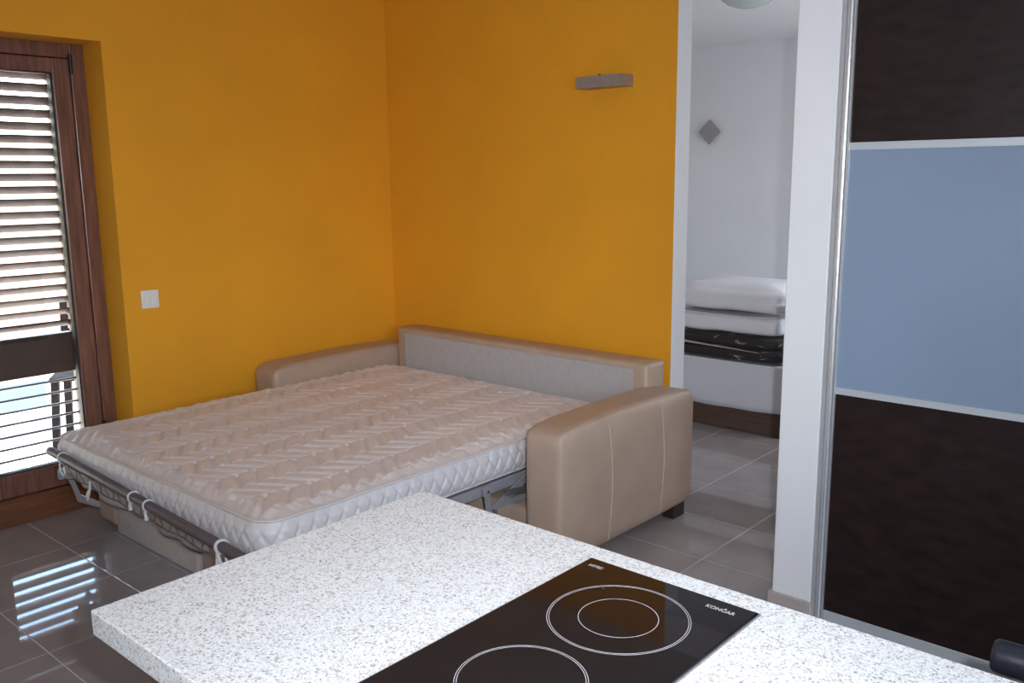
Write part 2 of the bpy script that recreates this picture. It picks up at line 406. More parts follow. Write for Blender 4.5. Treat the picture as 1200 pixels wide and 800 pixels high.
# louvred shutters outside the glass: two leaves, every slat its own piece
PITCHZ = 0.0577
def slat_mesh(length, tilt, chord=0.062, thk=0.007):
    bm = bmesh.new(); poly = []
    n = 8
    for k in range(n+1):
        u = -chord/2+chord*k/n; poly.append((u, thk/2*math.sqrt(max(0, 1-(2*u/chord)**2))**0.6))
    for k in range(n-1, 0, -1):
        u = -chord/2+chord*k/n; poly.append((u, -thk/2*math.sqrt(max(0, 1-(2*u/chord)**2))**0.6))
    ct, st = math.cos(tilt), math.sin(tilt)
    prism(bm, poly, lambda u, v, d: (u*ct-v*st, d, u*st+v*ct), -length/2, length/2)
    bmesh.ops.recalc_face_normals(bm, faces=bm.faces[:])
    me = bpy.data.meshes.new('slat'); bm.to_mesh(me); bm.free(); me.materials.append(MATS['shutter_brown']); return me
shut_specs = ((ymid+0.012, OY1-0.002, 'brown louvred wooden shutter leaf behind the balcony door, nearer the bed'), (OY0+0.002, ymid-0.012, 'brown louvred wooden shutter leaf behind the balcony door, farther from the bed'))
for a, b, lab in shut_specs:
    s = thing('louvred_shutter', lab, 'shutter', (-4.46, (a+b)/2, 0.03), 'balcony door shutters')
    yl, yh = a-(a+b)/2, b-(a+b)/2
    ST = 0.106
    def sp(name, y0, y1, z0, z1): return obj(name, box(-0.025, 0.025, y0, y1, z0-0.03, z1-0.03, bev=.004, seg=1), 'shutter_brown', s)
    sp('stile', yl, yl+ST, 0.03, 2.15); sp('stile', yh-ST, yh, 0.03, 2.15)
    sp('rail', yl+ST, yh-ST, 0.03, 0.155); sp('rail', yl+ST, yh-ST, 0.645, 0.835); sp('rail', yl+ST, yh-ST, 2.06, 2.15)
    L = (yh-yl)-2*ST+0.004
    up, low = slat_mesh(L, R(36)), slat_mesh(L, R(13), thk=0.012)
    for k in range(21):
        z = 0.879+PITCHZ*k
        if z > 2.05: break
        q = bpy.data.objects.new('slat', up); COL.objects.link(q); q.parent = s; q.location = (0, 0, z-0.03)
    for k in range(8):
        q = bpy.data.objects.new('slat', low); COL.objects.link(q); q.parent = s; q.location = (0, 0, 0.199+PITCHZ*k-0.03)

# outside: balcony, railing, a chair, a shrub, a neighbouring house
struct('balcony_slab', box(-6.6, -4.40, -2.0, 5.5, -0.22, -0.03), 'balcony_stone')
rl = thing('balcony_railing', 'pale metal railing at the edge of the bright balcony outside', 'railing', (-6.45, 1.5, -0.03))
for k in range(8): obj('post', box(-.02, .02, -3.3+k*.95-.02, -3.3+k*.95+.02, 0, 1.0), 'railing_paint', rl)
for z in (0.25, 0.5, 0.75, 0.98): obj('rail', box(-.012, .012, -3.3, 3.35, z, z+.03), 'railing_paint', rl)
bc = thing('balcony_chair', 'dark garden chair standing on the balcony outside the shutters', 'chair', (-5.45, 2.33, -0.03))
bc.rotation_euler = (0, 0, R(-32))
for sx in (-.19, .19):
    for sy in (-.2, .2):
        bm = bmesh.new(); bar(bm, (sx*1.15, sy*1.12, 0), (sx, sy, .44), .045, .04, (1, 0, 0)); obj('leg', bm, 'chair_black', bc)
obj('seat', box(-.22, .22, -.23, .23, .43, .455, bev=.008), 'chair_black', bc)
for sy in (-.2, .2):
    bm = bmesh.new(); bar(bm, (-.19, sy, .44), (-.27, sy, .86), .04, .03, (0, 1, 0)); obj('back_post', bm, 'chair_black', bc)
for k in range(4): obj('back_slat', box(-.225-k*.016, -.205-k*.016, -.2, .2, .55+k*.08, .60+k*.08), 'chair_black', bc)
pt = thing('potted_shrub', 'leafy green shrub in a pale pot by the balcony railing', 'plant', (-6.15, 1.72, -0.03))
obj('pot', lathe(bmesh.new(), [(.11, 0), (.16, .28), (.18, .28), (.18, .32), (.15, .32), (.14, .29)], (0, 0, 0), 20), 'terracotta', pt, smooth=30)
bm = bmesh.new()
for k in range(420):
    d = Vector((random.gauss(0, 1), random.gauss(0, 1), random.gauss(0, 1))).normalized()*random.uniform(.08, .28); c = Vector((0, 0, .58))+d
    u = Vector((random.gauss(0, 1), random.gauss(0, 1), random.gauss(0, 1))).normalized(); v = u.orthogonal()
    bm.faces.new([bm.verts.new(c+p) for p in (-u*.05, v*.02, u*.05, -v*.02)])
obj('foliage', bm, 'leaf_green', pt, fixn=False)
bm = bmesh.new(); tube(bm, [(0, 0, .28), (0.01, 0, .58)], .012, 6); obj('stem', bm, 'dark_wood', pt)
struct('garden_ground', box(-40, -6.8, -30, 30, -6.6, -6.4), 'garden_ground')
hs = thing('neighbour_house', 'pale pink house with a tiled roof beyond the balcony', 'house', (-19, 5.5, -6.4))
obj('wall', box(-3, 3, -4, 4, 0, 5.2), 'render_pink', hs)
bm = bmesh.new(); prism(bm, [(-3.4, 5.2), (3.4, 5.2), (0, 6.6)], lambda u, v, d: (u, d, v), -4.4, 4.4); obj('roof', bm, 'roof_tile', hs)
for yy in (-2.4, 0, 2.4):
    for zz in (0.9, 3.4):
        wv = obj('window', box(2.98, 3.05, yy-.5, yy+.5, zz, zz+1.3), 'white_plastic', hs); obj('pane', box(3.05, 3.07, yy-.42, yy+.42, zz+.08, zz+1.22), 'blue_glass', wv)

# ------------------------------------------------------------------ sofa bed
AX0, AX1, LX0, LX1 = -2.215, -2.0, -4.088, -3.875
AY0, AY1 = 2.55, 3.545
sofa = thing('sofa_bed', 'beige leather sofa bed folded out in the corner of the orange walls', 'sofa bed', (0, 0, 0))
def arm(x0, x1, outer):
    bm = box(x0, x1, AY0, AY1, 0.058, 0.600)
    # softly sloping top: a little lower at the front
    bmesh.ops.subdivide_edges(bm, edges=bm.edges[:], cuts=9, use_grid_fill=True)
    cx, cy, cz = (x0+x1)/2, (AY0+AY1)/2, 0.33
    hx, hy, hz = (x1-x0)/2, (AY1-AY0)/2, 0.271
    r = 0.045
    for v in bm.verts:
        p = v.co - Vector((cx, cy, cz))
        q = Vector([max(-h+r, min(h-r, c)) for c, h in zip(p, (hx, hy, hz))])
        d = p-q
        if d.length > 1e-6:
            m = max(abs(d.x), abs(d.y), abs(d.z)); q = q + d.normalized()*m
        # gentle padding
        px = (q.y/hy)**2; pz = (q.z/hz)**2
        q.x += math.copysign(0.008*(1-px)*(1-pz), q.x) if abs(q.x) > hx*0.9 else 0
        q.z += 0.012*(1-px) if q.z > hz*0.85 else 0
        q += noise.noise_vector((q+Vector((cx, cy, cz)))*5)*0.003
        v.co = q+Vector((cx, cy, cz))
    a = obj('arm', bm, 'leather', sofa)
    a.modifiers.new('sub', 'SUBSURF').levels = 1; a.modifiers['sub'].render_levels = 2
    for p in a.data.polygons: p.use_smooth = True
    sg = 1 if outer > (x0+x1)/2 else -1
    for ys in (2.845, 3.235):                     # pale vertical stitched seams on the outer side
        bm = bmesh.new()
        pts = [(outer+sg*(0.0080*(1-((ys-cy)/hy)**2)*(1-((z-cz)/hz)**2)+0.0005-(0.012*max(0, (z-.55)/.04)**2)), ys+0.022*math.sin((z-.06)/.54*math.pi)-.006, z) for z in [0.085+0.49*k/30 for k in range(31)]]
        tube(bm, pts, 0.0019, 6); obj('stitching', bm, 'leather_thread', a, smooth=60)
    for xs in (x0+0.030, x1-0.030):               # welt along the top edges
        bm = bmesh.new()
        pts = [(xs, y, 0.6005+0.012*(1-((y-cy)/hy)**2)-0.006) for y in [AY0+.05+(AY1-AY0-.1)*k/24 for k in range(25)]]
        tube(bm, pts, 0.0020, 6); obj('welt', bm, 'leather', a, smooth=60)
arm(AX0, AX1, AX1); arm(LX0, LX1, LX0)
for x0 in (-2.085, -4.075):
    for y0 in (2.62, 3.395):
        bm = bmesh.new(); bx(bm, x0, x0+.06, y0, y0+.095, 0.0, 0.066, bev=.003, seg=1); obj('leg', bm, 'dark_wood', sofa)
# backrest with a leather border around a grey lining panel
BX0, BX1, BYF, BYB = -3.862, -2.160, 3.365, 3.520
bm = box(BX0, BX1, BYF, BYB, 0.08, 0.712)
ff = [f for f in bm.faces if f.normal.y < -0.9]
bmesh.ops.recalc_face_normals(bm, faces=bm.faces[:])
ff = [f for f in bm.faces if f.normal.y < -0.9]
bmesh.ops.inset_region(bm, faces=ff, thickness=0.072, use_even_offset=True)
inner = [f for f in bm.faces if f.normal.y < -0.9 and abs(f.calc_center_median().z-0.396) < 0.01 and f.calc_area() > 0.3]
for f in inner:
    for v in f.verts:
        if v.co.z > 0.5: v.co.z = 0.690-0.008
r = bmesh.ops.extrude_discrete_faces(bm, faces=inner)
for f in r['faces']:
    for v in f.verts: v.co.y += 0.014
es = [e for e in bm.edges if any(abs(v.co.y-BYF) < 1e-4 or abs(v.co.y-BYB) < 1e-4 for v in e.verts) and all(v.co.x < BX0+1e-4 or v.co.x > BX1-1e-4 or v.co.z > 0.711 or v.co.z < 0.081 for v in e.verts)]
bmesh.ops.bevel(bm, geom=es, offset=0.022, segments=4, profile=0.5, affect='EDGES')
back = obj('backrest', bm, 'leather', sofa, smooth=50)
obj('lining_panel', box(BX0+.073, BX1-.073, BYF+.006, BYF+.012, 0.155, 0.681), 'grey_lining', back)
bm = bmesh.new(); tube(bm, [(BX0+.073, BYF+.004, .155), (BX0+.073, BYF+.004, .681), (BX1-.073, BYF+.004, .681), (BX1-.073, BYF+.004, .155)], .0022, 6)
obj('edge_binding', bm, 'grey_lining', back)
# seat base between the arms
obj('seat_base', box(LX1+.004, AX0-.004, 2.64, 3.36, 0.06, 0.215, bev=.03, seg=4), 'leather', sofa, smooth=50)
# front panel of the pulled-out seat that stands on the floor
obj('front_panel', box(-3.82, -3.13, 1.655, 1.70, 0.010, 0.27, bev=.012, seg=3), 'lining_cloth', sofa, smooth=50)
obj('panel_end', box(-4.01, -3.835, 1.66, 1.74, 0.028, 0.25, bev=.025, seg=4), 'leather', sofa, smooth=50)
obj('panel_end', box(-3.115, -2.42, 1.66, 1.74, 0.028, 0.25, bev=.025, seg=4), 'leather', sofa, smooth=50)
obj('floor_skid', box(-3.83, -3.12, 1.648, 1.672, 0.0, 0.012), 'grey_steel', sofa)
# metal bed frame
PA, PB = Vector((-3.820, 1.414, 0.446)), Vector((-2.30, 1.408, 0.384))
def onpipe(t): return PA.lerp(PB, t)
bm = bmesh.new(); tube(bm, [onpipe(k/20) for k in range(21)], 0.0185, 16); obj('foot_tube', bm, 'grey_tube', sofa, smooth=40)
bm = bmesh.new(); tube(bm, [PA-Vector((.012, 0, 0)), PA+Vector((.002, 0, 0))], 0.0185, 16); obj('tube_cap', bm, 'white_plastic', sofa, smooth=40)
def net(t): return Vector((-3.80+1.46*t, 1.440, 0.358-0.048*t+0.004*math.sin(t*40)))
bm = bmesh.new()
tube(bm, [net(k/40) for k in range(41)], 0.003, 6); obj('net_wire', bm, 'wire_steel', sofa)
for k in range(13):                              # zigzag springs between tube and wire
    t = 0.03+0.073*k
    a, b, c = net(t), onpipe(t+0.028)+Vector((0, .012, -.012)), net(t+0.045)
    bm = bmesh.new(); tube(bm, [a, b, b+(c-b)*.02+Vector((.004, 0, 0)), c], 0.0022, 6); obj('spring', bm, 'wire_steel', sofa)
# lining cloth hanging below the net
bm = bmesh.new(); rows = []
for i in range(61):
    t = i/60; x = -3.83+1.42*t
    top, bot = 0.385-0.03*t, 0.305-0.038*t+0.012*math.sin(t*17)+0.008*math.sin(t*41)
    rows.append([bm.verts.new((x, 1.452+0.030*(j/5)+0.007*math.sin(t*55+j), top+(bot-top)*j/5)) for j in range(6)])
for A, B in zip(rows, rows[1:]):
    for j in range(5): bm.faces.new((A[j], A[j+1], B[j+1], B[j]))
lc = obj('underside_cloth', bm, 'lining_cloth', sofa, smooth=80)
sm = lc.modifiers.new('thick', 'SOLIDIFY'); sm.thickness = 0.003
bm = bmesh.new(); tube(bm, [(-3.83+1.42*i/60, 1.4805+0.007*math.sin(i/60*55+5), 0.303-0.038*i/60+0.012*math.sin(i/60*17)+0.008*math.sin(i/60*41)) for i in range(61)], 0.0018, 6)
obj('cloth_hem', bm, 'dark_wood', sofa)
# grey bent foot bracket at the far end
bm = bmesh.new()
prism(bm, [(-3.935, .385), (-3.90, .395), (-3.885, .325), (-3.83, .285), (-3.79, .240), (-3.60, .252), (-3.60, .228), (-3.815, .203), (-3.865, .265), (-3.925, .300)], lambda u, v, d: (u, d, v), 1.496, 1.502)
obj('foot_bracket', bm, 'grey_steel', sofa)
bm = bmesh.new(); bar(bm, (-2.42, 1.50, .38), (-2.46, 1.50, .20), .03, .006, (1, 0, 0)); obj('foot_bracket', bm, 'grey_steel', sofa)
# long side rails and cross slats of the frame
for x in (-3.87, -2.345): obj('side_rail', box(x-.012, x+.012, 1.45, 3.30, 0.300, 0.345, bev=.004, seg=1), 'grey_steel', sofa)
for k in range(7): obj('cross_bar', box(-3.858, -2.357, 1.68+.26*k, 1.70+.26*k, .320, .338), 'grey_steel', sofa)
# folding scissor links on both sides
for x, s in ((-2.318, 1), (-3.897, -1)):
    bm = bmesh.new(); bar(bm, (x, 2.485, .235), (x, 2.745, .340), .034, .006, (0, 0, 1)); obj('scissor_link', bm, 'grey_steel', sofa)
    bm = bmesh.new(); bar(bm, (x+.010*s, 2.445, .352), (x+.010*s, 2.465, .225), .030, .005, (0, 1, 0)); obj('hinge_plate', bm, 'grey_steel', sofa)
    bm = bmesh.new(); bar(bm, (x+.020*s, 2.55, .300), (x+.020*s, 3.05, .235), .026, .006, (0, 0, 1)); obj('scissor_link', bm, 'wire_steel', sofa)
    bm = bmesh.new(); bar(bm, (x-.020*s, 2.50, .24), (x-.020*s, 3.10, .225), .024, .006, (0, 0, 1)); obj('scissor_link', bm, 'grey_steel', sofa)
    bm = bmesh.new(); tube(bm, [(x-.012, 2.487, .236), (x+.022*s, 2.487, .236)], .012, 12); obj('pivot_bolt', bm, 'wire_steel', sofa, smooth=40)
    bm = bmesh.new(); tube(bm, [(x-.01, 2.455, .33), (x+.016*s, 2.455, .33)], .006, 10); obj('pivot_bolt', bm, 'chrome', sofa, smooth=40)
# white cloth ties round the foot tube
def tie(t, tails, wide=0.010):
    p = onpipe(t); bm = bmesh.new()
    ring = [p+Vector((0.003*math.sin(2*a), 0.0205*math.cos(a), 0.0205*math.sin(a))) for a in [2*math.pi*k/18 for k in range(18)]]
    tube(bm, ring, wide*0.42, 6, closed=True)
    for tl in tails:
        pts = [p+Vector(q) for q in tl]
        tube(bm, pts, [0.005+0.004*math.sin(k) if len(tl) < 5 else 0.0035 for k in range(len(tl))], 6)
    obj('cloth_tie', bm, 'white_cloth', sofa, smooth=60)
tie(0.075, [[(0, -.015, -.02), (.01, -.02, -.05), (.035, -.018, -.065), (.045, -.015, -.055), (.03, -.012, -.03)]])
tie(0.475, [[(0, -.015, -.02), (-.004, -.012, -.045)]])
tie(0.550, [[(0, -.015, -.02), (.003, -.012, -.05)]])
tie(0.868, [[(-.004, -.015, -.02), (-.008, -.015, -.075), (-.004, -.012, -.10)], [(.004, -.018, -.02), (.03, -.014, -.08), (.045, -.01, -.10)]], wide=.016)
bm = bmesh.new(); b0 = net(0.20)
tube(bm, [b0+Vector(q) for q in ((.004, -.012, .03), (0, -.012, 0), (-.012, -.014, -.03), (-.03, -.014, -.055), (-.036, -.014, -.045), (-.018, -.012, -.015))], .0045, 6); obj('cloth_tie', bm, 'white_cloth', sofa, smooth=60)
bm = bmesh.new(); b0 = net(0.905)
tube(bm, [b0+Vector(q) for q in ((-.04, -.01, .03), (-.02, -.012, .01), (0, -.012, -.005), (.002, -.014, -.05))], [.004, .008, .006, .004], 6); obj('cloth_tie', bm, 'white_cloth', sofa, smooth=60)
# bedding web that covers the frame under the mattress
obj('bed_web', box(-3.85, -2.365, 1.47, 3.30, 0.345, 0.352), 'lining_cloth', sofa)

# ------------------------------------------------------------------ quilted mattress
MX0, MX1, MY0, MY1, MZ0, MZ1 = -3.905, -2.335, 1.466, 3.345, 0.358, 0.500
mt = thing('mattress', 'white quilted satin mattress lying on the unfolded sofa bed', 'mattress', (0, 0, 0))
RC = 0.09
def quilt(x, y):
    W = 0.125
    wob = noise.noise(Vector((x*2.2, y*2.2, 1.3)))
    u = (x-MX0)/W+0.10*math.sin(y*5.1+1)+0.12*wob; c = math.floor(u); lx = u-c
    sg = 1 if c % 2 else -1
    t = y/0.082+sg*(lx-0.5)*0.95+0.37*c+wob*0.5+0.10*math.sin(7*lx)*noise.noise(Vector((c*3.1, y*6, 0)))
    f = t-math.floor(t); d = min(f, 1-f)           # a pillow between two sewn creases
    h = 0.68*min(1, d/0.15)**0.6+0.32*math.sin(math.pi*f)
    seam = min(lx, 1-lx)*W
    h *= min(1, 0.55+seam/0.014)
    pull = 0.0022*math.sin((x*0.4+y*sg)*150+4*wob)*(1-min(1, seam/0.05))   # small gathers near the column seams
    return 0.0140*h+0.004*wob+0.0025*noise.noise(Vector((x*16, y*16, 4)))+pull-0.004
def edge_z(x, y):
    return MZ1-0.014+0.005*noise.noise(Vector((x*6, y*6, 9)))
def rr_map(a, b):
    """unit square -> rounded rectangle of the mattress"""
    x = MX0+(MX1-MX0)*a; y = MY0+(MY1-MY0)*b
    cx = min(max(x, MX0+RC), MX1-RC); cy = min(max(y, MY0+RC), MY1-RC)
    dx, dy = (x-cx)/RC, (y-cy)/RC
    if dx and dy: x = cx+dx*math.sqrt(1-dy*dy/2)*RC; y = cy+dy*math.sqrt(1-dx*dx/2)*RC
    # distance to the rounded edge
    ox = max(abs(x-(MX0+MX1)/2)-(MX1-MX0)/2+RC, 0); oy = max(abs(y-(MY0+MY1)/2)-(MY1-MY0)/2+RC, 0)
    if ox and oy: d = RC-math.hypot(ox, oy)
    else: d = RC-max(ox, oy)
    if d >= RC-1e-6: d = min(abs(x-MX0), abs(x-MX1), abs(y-MY0), abs(y-MY1))
    return x, y, max(d, 0)
NX, NY = 250, 300
bm = bmesh.new(); g = []
for j in range(NY+1):
    row = []
    for i in range(NX+1):
        x, y, d = rr_map(i/NX, j/NY)
        k = min(d/0.07, 1); k2 = k*k*(3-2*k)
        z = edge_z(x, y)*(1-k2)+(MZ1+quilt(x, y)+0.004*math.sin((x-MX0)/(MX1-MX0)*math.pi))*k2
        # puckers where the top is sewn to the border
        if d < 0.09: z += 0.004*math.sin((x+y)*85+3*noise.noise(Vector((x*9, y*9, 0))))*math.sin(math.pi*min(d/0.09, 1))
        row.append(bm.verts.new((x, y, z)))
    g.append(row)
for j in range(NY):
    for i in range(NX): bm.faces.new((g[j][i], g[j][i+1], g[j+1][i+1], g[j+1][i]))
obj('quilted_top', bm, 'satin_quilt', mt, smooth=75, fixn=False)
def perimeter(n):
    pts = []
    segs = [((MX0+RC, MY0), (MX1-RC, MY0), None), None, ((MX1, MY0+RC), (MX1, MY1-RC), None), None, ((MX1-RC, MY1), (MX0+RC, MY1), None), None, ((MX0, MY1-RC), (MX0, MY0+RC), None), None]
    corners = [(MX1-RC, MY0+RC, -90), None, (MX1-RC, MY1-RC, 0), None, (MX0+RC, MY1-RC, 90), None, (MX0+RC, MY0+RC, 180)]
    lens = [MX1-MX0-2*RC, math.pi/2*RC, MY1-MY0-2*RC, math.pi/2*RC]*2
    tot = sum(lens); out = []
    for k in range(n):
        s = tot*k/n; q = 0
        while s > lens[q]: s -= lens[q]; q += 1
        f = s/lens[q]
        if q % 2 == 0:
            a, b, _ = segs[q]; x = a[0]+(b[0]-a[0])*f; y = a[1]+(b[1]-a[1])*f
            nx, ny = [(0, -1), (1, 0), (0, 1), (-1, 0)][q//2]
        else:
            cx, cy, a0 = corners[q-1]; an = R(a0+90*f); nx, ny = math.cos(an), math.sin(an); x, y = cx+nx*RC, cy+ny*RC
        out.append((x, y, nx, ny, tot*k/n))
    return out
per = perimeter(1300)
bm = bmesh.new(); cols = []
NZ = 16
for x, y, nx, ny, s in per:
    zt = edge_z(x, y); col = []
    for j in range(NZ+1):
        f = j/NZ; z = MZ0+(zt-MZ0)*f
        bulge = 0.010*math.sin(math.pi*f)
        v = f*0.128
        a_, b_ = (s+v*0.62)/0.060, (s-v*0.62)/0.060
        dd = min(abs(a_-round(a_)), abs(b_-round(b_)))
        q = 0.0115*min(dd/0.15, 1)**0.6*min(1, 4*f, 4*(1-f))
        col.append(bm.verts.new((x+nx*(bulge+q), y+ny*(bulge+q), z)))
    cols.append(col)
for k in range(len(cols)):
    A, B = cols[k], cols[(k+1) % len(cols)]
    for j in range(NZ): bm.faces.new((A[j], B[j], B[j+1], A[j+1]))
bm.faces.new([c[0] for c in cols][::-1])
obj('side_border', bm, 'satin_border', mt, smooth=60, fixn=False)
bm = bmesh.new(); tube(bm, [(x+nx*.002, y+ny*.002, edge_z(x, y)+.001) for x, y, nx, ny, s in per[::4]], 0.0048, 7, closed=True); obj('piping', bm, 'piping_tape', mt, smooth=60)
bm = bmesh.new(); tube(bm, [(x+nx*.002, y+ny*.002, MZ0+.004) for x, y, nx, ny, s in per[::4]], 0.004, 6, closed=True); obj('piping', bm, 'piping_tape', mt, smooth=60)

# ------------------------------------------------------------------ things on the walls
sw = thing('light_switch', 'white square light switch on the orange wall beside the balcony door', 'switch', (XW, 2.035, 0.995))
obj('plate', box(0, .009, -.043, .043, -.043, .043, bev=.003), 'white_plastic', sw, smooth=40)
obj('rocker', box(.006, .0125, -.030, -.002, -.030, .030, bev=.002), 'white_plastic', sw)
obj('rocker', box(.006, .0125, -.001, .030, -.030, .030, bev=.002), 'white_plastic', sw)

wl = thing('wall_lamp', 'slim grey metal box wall lamp mounted on the orange wall', 'lamp', (-2.525, YB, 1.982))
bm = bmesh.new(); hw, dp, hh, tk = 0.128, 0.096, 0.026, 0.003
bx(bm, -hw, hw, -dp, -dp+tk, -hh, hh); bx(bm, -hw, -hw+tk, -dp+tk, 0, -hh, hh); bx(bm, hw-tk, hw, -dp+tk, 0, -hh, hh); bx(bm, -hw+tk, hw-tk, -dp+tk, 0, -hh, -hh+tk)
obj('housing', bm, 'lamp_metal', wl)
obj('mounting_plate', box(-.09, .09, -.006, 0, -.02, .02), 'white_plastic', wl)
bm = bmesh.new(); tube(bm, [(-.09, -.045, 0.0), (.09, -.045, 0.0)], .009, 12); obj('bulb', bm, 'lamp_glass', wl, smooth=40)
bm = bmesh.new(); lathe(bm, [(.004, -.012), (.006, -.004), (.0065, .001), (.004, .004)], (-.002, -dp+.012, hh+.003), 12); obj('knob', bm, 'black_plastic', wl, smooth=40)

dl = thing('square_wall_lamp', 'small grey square lamp set diamond-wise on the far bedroom wall', 'lamp', (-3.855, BY1, 1.908))
dl.rotation_euler = (0, R(45), 0)
obj('glass_plate', box(-.074, .074, -.042, -.030, -.074, .074, bev=.003), 'square_lamp_glass', dl)
obj('base_plate', box(-.05, .05, -.030, 0, -.05, .05, bev=.002), 'lamp_metal', dl)
obj('centre_cap', box(-.018, .018, -.050, -.042, -.018, .018, bev=.003), 'lamp_metal', dl)

cl = thing('ceiling_lamp', 'round frosted glass ceiling lamp with metal clips in the bedroom', 'lamp', (-2.60, 5.06, ZC))
bm = bmesh.new(); lathe(bm, [(.02, -.085), (.07, -.080), (.12, -.062), (.155, -.035), (.165, -.012), (.150, -.010)], (0, 0, 0), 48); obj('glass_bowl', bm, 'lamp_glass', cl, smooth=50)
obj('ceiling_rose', lathe(bmesh.new(), [(.13, -.02), (.13, 0)], (0, 0, 0), 40), 'white_plastic', cl, smooth=40)
for a in (20, 140, 260):
    c, s_ = math.cos(R(a)), math.sin(R(a)); bm = bmesh.new()
    bar(bm, (.145*c, .145*s_, -.046), (.172*c, .172*s_, -.004), .010, .004, (-s_, c, 0)); obj('clip', bm, 'black_plastic', cl)

# ------------------------------------------------------------------ sliding wardrobe
WY = 2.870
wr = thing('sliding_wardrobe', 'tall built-in sliding wardrobe with dark panels and a blue glass band', 'wardrobe', (0, 0, 0))
obj('carcass_panel', box(-1.155, XR-.01, YB-.03, YB-.005, 0.0, ZC-.01), 'wenge_panel', wr)
obj('top_track', box(-1.155, XR-.01, WY-.01, WY+.12, ZC-.06, ZC-.005), 'aluminium', wr)
obj('bottom_track', box(-1.155, XR-.01, WY-.005, WY+.10, 0.0, 0.006), 'aluminium', wr)
def sliding_door(x0, x1, y):
    d = bpy.data.objects.new('sliding_door', None); COL.objects.link(d); d.parent = wr
    z0, z1 = 0.008, ZC-.062
    pw = 0.047
    # grooved aluminium handle profile
    prof = [(0, .034), (0, .006), (.002, .004), (.014, .004), (.016, .010), (.017, .010), (.019, -.002), (.022, -.004), (.024, .000), (.026, -.003), (.031, -.005), (.035, -.002), (.037, .009), (.042, .010), (.043, -.003), (.047, -.004), (.047, .034)]
    for side in (0, 1):
        bm = bmesh.new()
        if side == 0: prism(bm, prof, lambda u, v, dd: (x0+u, y+v, dd), z0, z1)
        else: prism(bm, prof, lambda u, v, dd: (x1-u, y+v, dd), z0, z1)
        obj('handle_profile', bm, 'aluminium', d)
    a, b = x0+pw, x1-pw
    obj('panel', box(a, b, y+.004, y+.016, 1.647, z1-.04), 'wenge_panel', d)
    obj('panel', box(a, b, y+.004, y+.016, 0.064, 0.834), 'wenge_panel', d)
    obj('glass_panel', box(a, b, y+.004, y+.016, 0.856, 1.624), 'blue_glass', d)
    obj('divider', box(a, b, y-.001, y+.018, 1.624, 1.647), 'aluminium_matte', d)
    obj('divider', box(a, b, y-.001, y+.018, 0.834, 0.856), 'aluminium_matte', d)
    obj('bottom_rail', box(a, b, y-.001, y+.020, z0, 0.064, bev=.002, seg=1), 'aluminium_matte', d)
    obj('top_rail', box(a, b, y-.001, y+.020, z1-.04, z1), 'aluminium_matte', d)
sliding_door(-1.1555, 0.02, WY)
sliding_door(-0.03, 1.15, WY+.045)
sliding_door(1.10, XR-.012, WY)

# ------------------------------------------------------------------ bedroom: bed, blanket, duvets
bed = thing('bed', 'bed with white sheet hanging over a dark wooden base in the bedroom', 'bed', (0, 0, 0))
EX0, EX1, EY0, EY1 = -3.79, -2.17, 4.87, 6.88
obj('base', box(EX0+.03, EX1-.03, EY0+.035, EY1, 0.0, 0.20, bev=.006), 'bed_wood', bed)
obj('bed_mattress', box(EX0+.01, EX1-.01, EY0+.012, EY1-.02, 0.20, 0.425, bev=.03, seg=3), 'bed_linen', bed, smooth=50)
bm = bmesh.new(); rows = []
path = []                                          # outline of the sheet: left side, foot, right side
for k in range(31): path.append((EX0, EY1-.1-(EY1-.1-EY0)*k/30))
for k in range(1, 61): path.append((EX0+(EX1-EX0)*k/60, EY0))
for k in range(1, 31): path.append((EX1, EY0+(EY1-.1-EY0)*k/30))
for i, (x, y) in enumerate(path):
    wv = 0.006*math.sin(i*0.55)+0.005*math.sin(i*0.23+1)
    nx, ny = (-1, 0) if i < 30 else ((0, -1) if i < 91 else (1, 0))
    col = []
    for j in range(9):
        f = j/8; z = 0.437-(0.437-0.155+0.010*math.sin(i*0.11))*f
        col.append(bm.verts.new((x+nx*(wv*f), y+ny*(wv*f), z)))
    rows.append(col)
for A, B in zip(rows, rows[1:]):
    for j in range(8): bm.faces.new((A[j], A[j+1], B[j+1], B[j]))
tops = [r_[0] for r_ in rows]
bm.faces.new(tops)
sh = obj('sheet', bm, 'bed_linen', bed, smooth=50); sh.modifiers.new('thick', 'SOLIDIFY').thickness = 0.004

bl = thing('folded_blanket', 'black patterned blanket folded at the foot of the bedroom bed', 'blanket', (0, 0, 0))
obj('fold', soft(-2.98, -2.185, 4.86, 5.42, 0.445, 0.523, rnd=.75, amp=.006, nsc=6, seed=2), 'patterned_blanket', bl, smooth=80)
obj('fold', soft(-3.00, -2.20, 4.872, 5.42, 0.524, 0.590, rnd=.75, amp=.006, nsc=5, seed=5), 'patterned_blanket', bl, smooth=80)
bm = bmesh.new()
rows_ = [[bm.verts.new((-2.97+.62*k/20, 4.853+.012*(k/20)**2+y_, 0.530-0.020*(k/20)+dz)) for y_, dz in ((0, 0), (0, .012*(1-k/22)), (.10, .012*(1-k/22)))] for k in range(21)]
for A, B in zip(rows_, rows_[1:]):
    for j in range(2): bm.faces.new((A[j], A[j+1], B[j+1], B[j]))
hm = obj('hem', bm, 'lining_cloth', bl, smooth=60); hm.modifiers.new('thick', 'SOLIDIFY').thickness = 0.004
d1 = thing('folded_duvet', 'flat white folded duvet lying directly on the black blanket', 'duvet', (0, 0, 0), 'white bedding stack')
obj('body', soft(-2.99, -2.205, 4.88, 5.45, 0.606, 0.716, rnd=.7, puff=.06, amp=.009, nsc=5, seed=11), 'duvet_cotton', d1, smooth=80)
d2 = thing('folded_duvet', 'plump white folded duvet on top of the white bedding stack', 'duvet', (0, 0, 0), 'white bedding stack')
